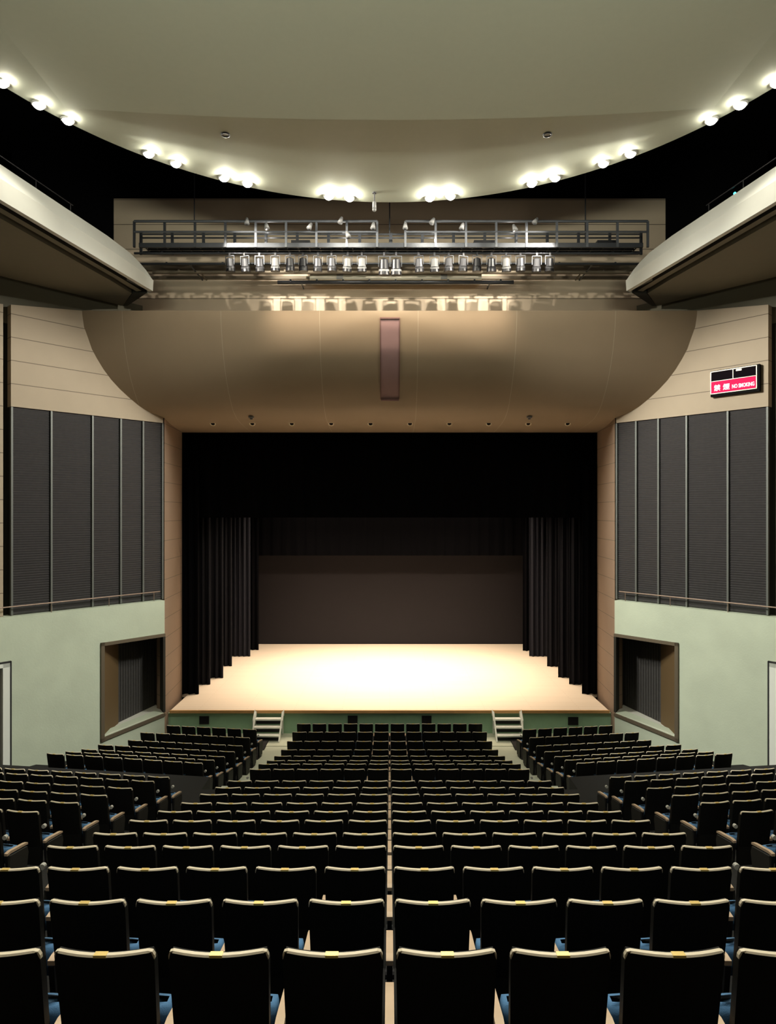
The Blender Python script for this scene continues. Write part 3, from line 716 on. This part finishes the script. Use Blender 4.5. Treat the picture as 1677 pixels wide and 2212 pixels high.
# ------------------------------------------------------------------ stage stairs
def make_stairs(px, lab):
    e = empty('stage_stairs', (X(px, 24.6), 24.7, 0)); tag(e, lab, 'stairs', 'white stairs up to the stage')
    W2 = .47
    for i, (y, z) in enumerate(((-.12, .66), (-.37, .44), (-.62, .22))):
        m = MB().box(-W2, W2, y-.16, y+.08, z-.055, z); m.build('tread', M['white_metal'], e)
        MB().box(-W2, W2, y-.02, y+.0, z-.22, z-.056).build('riser_shadow_board', M['vent'], e)
    for sx in (-1, 1):
        x = sx*(W2+.03)
        m = MB(); m.prism([(x-.025, .02, .86), (x-.025, -.06, .86), (x-.025, -.86, .02), (x-.025, -.70, .02)], (.05, 0, 0)); m.prism([(x-.025, .03, .02), (x-.025, -.01, .02), (x-.025, -.01, .86), (x-.025, .03, .86)], (.05, 0, 0))
        m.build('stringer', M['white_metal'], e)
        m = MB().cyl((x+sx*.04, .0, .70), (x+sx*.04, -.0, .92), .02, n=8).cyl((x+sx*.04, 0, .92), (x+sx*.04, -.35, .62), .02, n=8).cyl((x+sx*.04, -.35, .62), (x+sx*.03, -.38, .35), .02, n=8)
        m.build('side_rail', M['white_metal'], e)
    return e
make_stairs(581, 'white open metal stairs at the left end of the middle seat block')
make_stairs(1096, 'white open metal stairs at the right end of the middle seat block')

# ------------------------------------------------------------------ seats
PT = .54
def curvey(x, z): return -.044*(1-(x/.24)**2)-.16*max(0, z-.45)
def back_shell():
    zs = [.14, .3, .5, .62, .74, .86, .96, 1.008]; n = 10
    F = []; Bk = []
    for z in zs:
        hw = .220+.017*(z-.14)/.84
        if z > .99: hw -= .014
        F.append([(-hw+2*hw*i/n, curvey(-hw+2*hw*i/n, z)+.045, z) for i in range(n+1)])
        Bk.append([(-hw+2*hw*i/n, curvey(-hw+2*hw*i/n, z), z) for i in range(n+1)])
    m = MB(); N = n+1
    ring = [f+b[::-1] for f, b in zip(F, Bk)]
    m.loft(ring, True); m.f.append(tuple(range(2*N))); k = (len(zs)-1)*2*N; m.f.append(tuple(range(k, k+2*N))[::-1])
    return m.mesh('backrest', M['shellblack'])
def rim_mesh():
    # a bent strip that runs over the top and turns down at the corners
    hw = .237; path = [(-hw, .968), (-hw, .988), (-hw+.008, 1.010), (-hw+.026, 1.019)]
    n = 8
    for i in range(1, n): path.append((-hw+.026+(2*hw-.052)*i/n, 1.02))
    path += [(hw-.026, 1.019), (hw-.008, 1.010), (hw, .988), (hw, .968)]
    rows = []
    for i, (x, z) in enumerate(path):
        cy = curvey(x, z); e = i < 3 or i > len(path)-4
        inx = (.012 if x < 0 else -.012) if e else 0; inz = 0 if i in (0, len(path)-1) else (-.009 if not e else -.006)
        y0, y1 = cy-.002, cy+.026
        rows.append([(x, y0+.004, z), (x, y1-.004, z), (x+inx, y1, z+inz), (x+inx, y0, z+inz)])
    m = MB().loft(rows, True); m.f.append((0, 1, 2, 3)); k = (len(path)-1)*4; m.f.append((k+3, k+2, k+1, k))
    return m.mesh('top_rim', M['rim'], smooth=False)
def plate_mesh():
    y = curvey(0, 1.02)
    return MB().box(-.03, .03, y-.003, y+.028, 1.010, 1.0225).mesh('number_plate', M['plate'])
def cushion_mesh():
    rows = []
    for z, t, hw in ((.34, .02, .20), (.345, .05, .222), (.42, .06, .226), (.505, .055, .226), (.545, .045, .222), (.555, .02, .20)):
        y = .13+.10*(.585-z)/.25*.3
        c = .09
        rows.append([(-hw, y+c-t, z), (-hw*.6, y+c-t-.006, z), (0, y+c-t-.008, z), (hw*.6, y+c-t-.006, z), (hw, y+c-t, z), (hw, y+c+t, z), (hw*.5, y+c+t+.01, z), (-hw*.5, y+c+t+.01, z), (-hw, y+c+t, z)])
    m = MB().loft(rows, True); n = 9; m.f.append(tuple(range(n))); k = (len(rows)-1)*n; m.f.append(tuple(range(k, k+n))[::-1])
    return m.mesh('seat_cushion', M['blue'], smooth=True)
def arm_mesh(sx):
    x = sx*.27; hw = .023
    pr = [(.0, .575), (.06, .583), (.33, .545), (.38, .53), (.38, .505), (.33, .515), (.06, .55), (.0, .545)]
    return MB().prism([(x-hw, y, z) for y, z in pr], (2*hw, 0, 0)).mesh('armrest', M['arm'])
def stand_mesh(sx):
    x = sx*.27; hw = .018
    m = MB().prism([(x-hw, y, z) for y, z in ((.0, .54), (.30, .50), (.26, .30), (.20, .02), (.05, .02), (.03, .3))], (2*hw, 0, 0))
    m.box(x-.03, x+.03, .0, .30, 0, .02)
    m.cyl((x-.03, .13, .40), (x+.03, .13, .40), .03, n=10)
    return m.mesh('stand', M['stand'])
def end_panel_mesh(sx):
    x0, x1 = (sx*.29, sx*.315) if sx > 0 else (sx*.315, sx*.29)
    pr = [(.02, .54), (.34, .50), (.36, .42), (.30, .06), (.04, .06), (.0, .3)]
    return MB().prism([(x0, y, z) for y, z in pr], (x1-x0, 0, 0)).mesh('end_panel', M['endpanel'])
def knob_mesh(sx): return MB().cyl((sx*.295, -.06, .80), (sx*.295, -.02, .80), .028, n=12).mesh('end_cap', M['knob'])
ME = dict(backrest=back_shell(), top_rim=rim_mesh(), number_plate=plate_mesh(), seat_cushion=cushion_mesh(),
          arm={s: arm_mesh(s) for s in (-1, 1)}, stand={s: stand_mesh(s) for s in (-1, 1)}, end_panel={s: end_panel_mesh(s) for s in (-1, 1)}, knob={s: knob_mesh(s) for s in (-1, 1)})
def put(name, me, parent):
    o = bpy.data.objects.new(name, me); COL.objects.link(o); o.parent = parent; return o
def seat(x, y, z, rz, lab, grp, last=False, end=None):
    x -= .09*math.sin(rz); y += .09*math.cos(rz)     # the top rim leans back over the row line
    e = empty('theatre_seat', (x, y, z), rz); tag(e, lab, 'seat', grp)
    put('backrest', ME['backrest'], e); rim = put('top_rim', ME['top_rim'], e); put('number_plate', ME['number_plate'], rim); put('seat_cushion', ME['seat_cushion'], e)
    put('armrest', ME['arm'][-1], e); put('stand', ME['stand'][-1], e)
    if last: put('armrest', ME['arm'][1], e); put('stand', ME['stand'][1], e)
    if end: put('end_panel', ME['end_panel'][end], e); put('end_cap', ME['knob'][end], e)
    return e
far = MB()          # rows past the first three hundred, far from the camera
def far_seat(x, y, z, rz):
    pass
FAR = []
def nth(n):
    return (['first', 'second', 'third', 'fourth', 'fifth', 'sixth', 'seventh', 'eighth', 'ninth', 'tenth', 'eleventh', 'twelfth'])[n-1]
count = 0
for r, (y, h) in enumerate(ROWS_C):
    hn = 4 if r == 0 else 5 if r == 1 else 6
    z = CZ-h-TOP
    for k in range(-hn, hn):
        x = (k+.5)*PT
        if r >= 15:
            FAR.append((x, y, z, 0, k == hn-1, None)); continue
        n = k+1 if k >= 0 else -k
        side = 'right' if k >= 0 else 'left'
        rowlab = 'the row nearest the camera' if r == 0 else 'the %s row from the camera' % nth(r+1) if r < 11 else 'the %s row ahead of the cross aisle' % nth(r-10)
        where = 'first seat' if n == 1 else '%s seat' % nth(n)
        lab = 'dark seat in %s, %s %s of centre' % (rowlab, nth(n), side)
        last = k == hn-1
        seat(x, y, z, 0, lab, 'seats in the middle block', last, None if hn < 6 else (-1 if k == -hn else 1 if last else None)); count += 1
side_rows = [  # depth of inner end, inner half width, number of seats, row slope
 (22.0, 4.42, 6, .14), (21.0, 4.43, 7, .14), (19.95, 4.42, 7, .14), (19.05, 4.45, 8, .14), (18.1, 4.50, 8, .14), (17.25, 4.56, 8, .15), (16.3, 4.60, 8, .16),
 (13.6, 4.52, 8, .13), (12.95, 4.60, 7, .13), (11.95, 4.64, 6, .13), (10.95, 4.67, 5, .13), (10.1, 4.74, 3, .13), (9.0, 4.77, 2, .12), (8.0, 4.72, 1, .12)]
for s in (-1, 1):
    for r, (y, xi, n, sl) in enumerate(side_rows):
        z = CZ-H(y)-TOP; ang = math.atan(sl)
        for k in range(n):
            d = (k+.5)*PT; x = xi+d*math.cos(ang); yy = y+d*math.sin(ang)
            rz = s*ang   # rows turn towards the stage centre
            outer = k == n-1; inner = k == 0
            last = inner if s < 0 else outer
            end = (1 if s < 0 else -1) if inner else None
            if r < 3:
                FAR.append((s*x, yy, z, rz, last, end)); continue
            blk = 'front' if r < 7 else 'rear'
            rw = '%s row behind cross aisle' % nth(r-6) if r >= 7 else '%s row ahead of cross aisle' % nth(7-r)
            lab = 'dark seat, %s block, %s, %s from inner aisle' % (SIDE[s], rw, nth(k+1))
            seat(s*x, yy, z, rz, lab, 'seats in the %s side block' % SIDE[s], last, end); count += 1
print('individual seats', count, 'far', len(FAR))
# the farthest seats, smallest in the photo, as one object
keys = ['backrest', 'top_rim', 'number_plate', 'seat_cushion']
mats_far = []; V = []; Fc = []; MI = []
for (x, y, z, rz, last, end) in FAR:
    x -= .09*math.sin(rz); y += .09*math.cos(rz)
    ms = [ME[k] for k in keys]+[ME['arm'][-1], ME['stand'][-1]]
    if last: ms += [ME['arm'][1], ME['stand'][1]]
    if end: ms += [ME['end_panel'][end], ME['knob'][end]]
    T = Matrix.Translation((x, y, z)) @ Matrix.Rotation(rz, 4, 'Z')
    for me in ms:
        mt = me.materials[0]
        if mt not in mats_far: mats_far.append(mt)
        mi = mats_far.index(mt); n0 = len(V)
        V += [tuple(T @ v.co) for v in me.vertices]
        for p in me.polygons: Fc.append(tuple(i+n0 for i in p.vertices)); MI.append(mi)
me = bpy.data.meshes.new('theatre_seats'); me.from_pydata(V, [], Fc)
for mt in mats_far: me.materials.append(mt)
me.polygons.foreach_set('material_index', MI); me.update()
o = bpy.data.objects.new('distant_theatre_seats', me); COL.objects.link(o)
tag(o, 'farthest rows of dark theatre seats close to the foot of the stage', 'seats', 'rows nearest the stage', 'stuff')
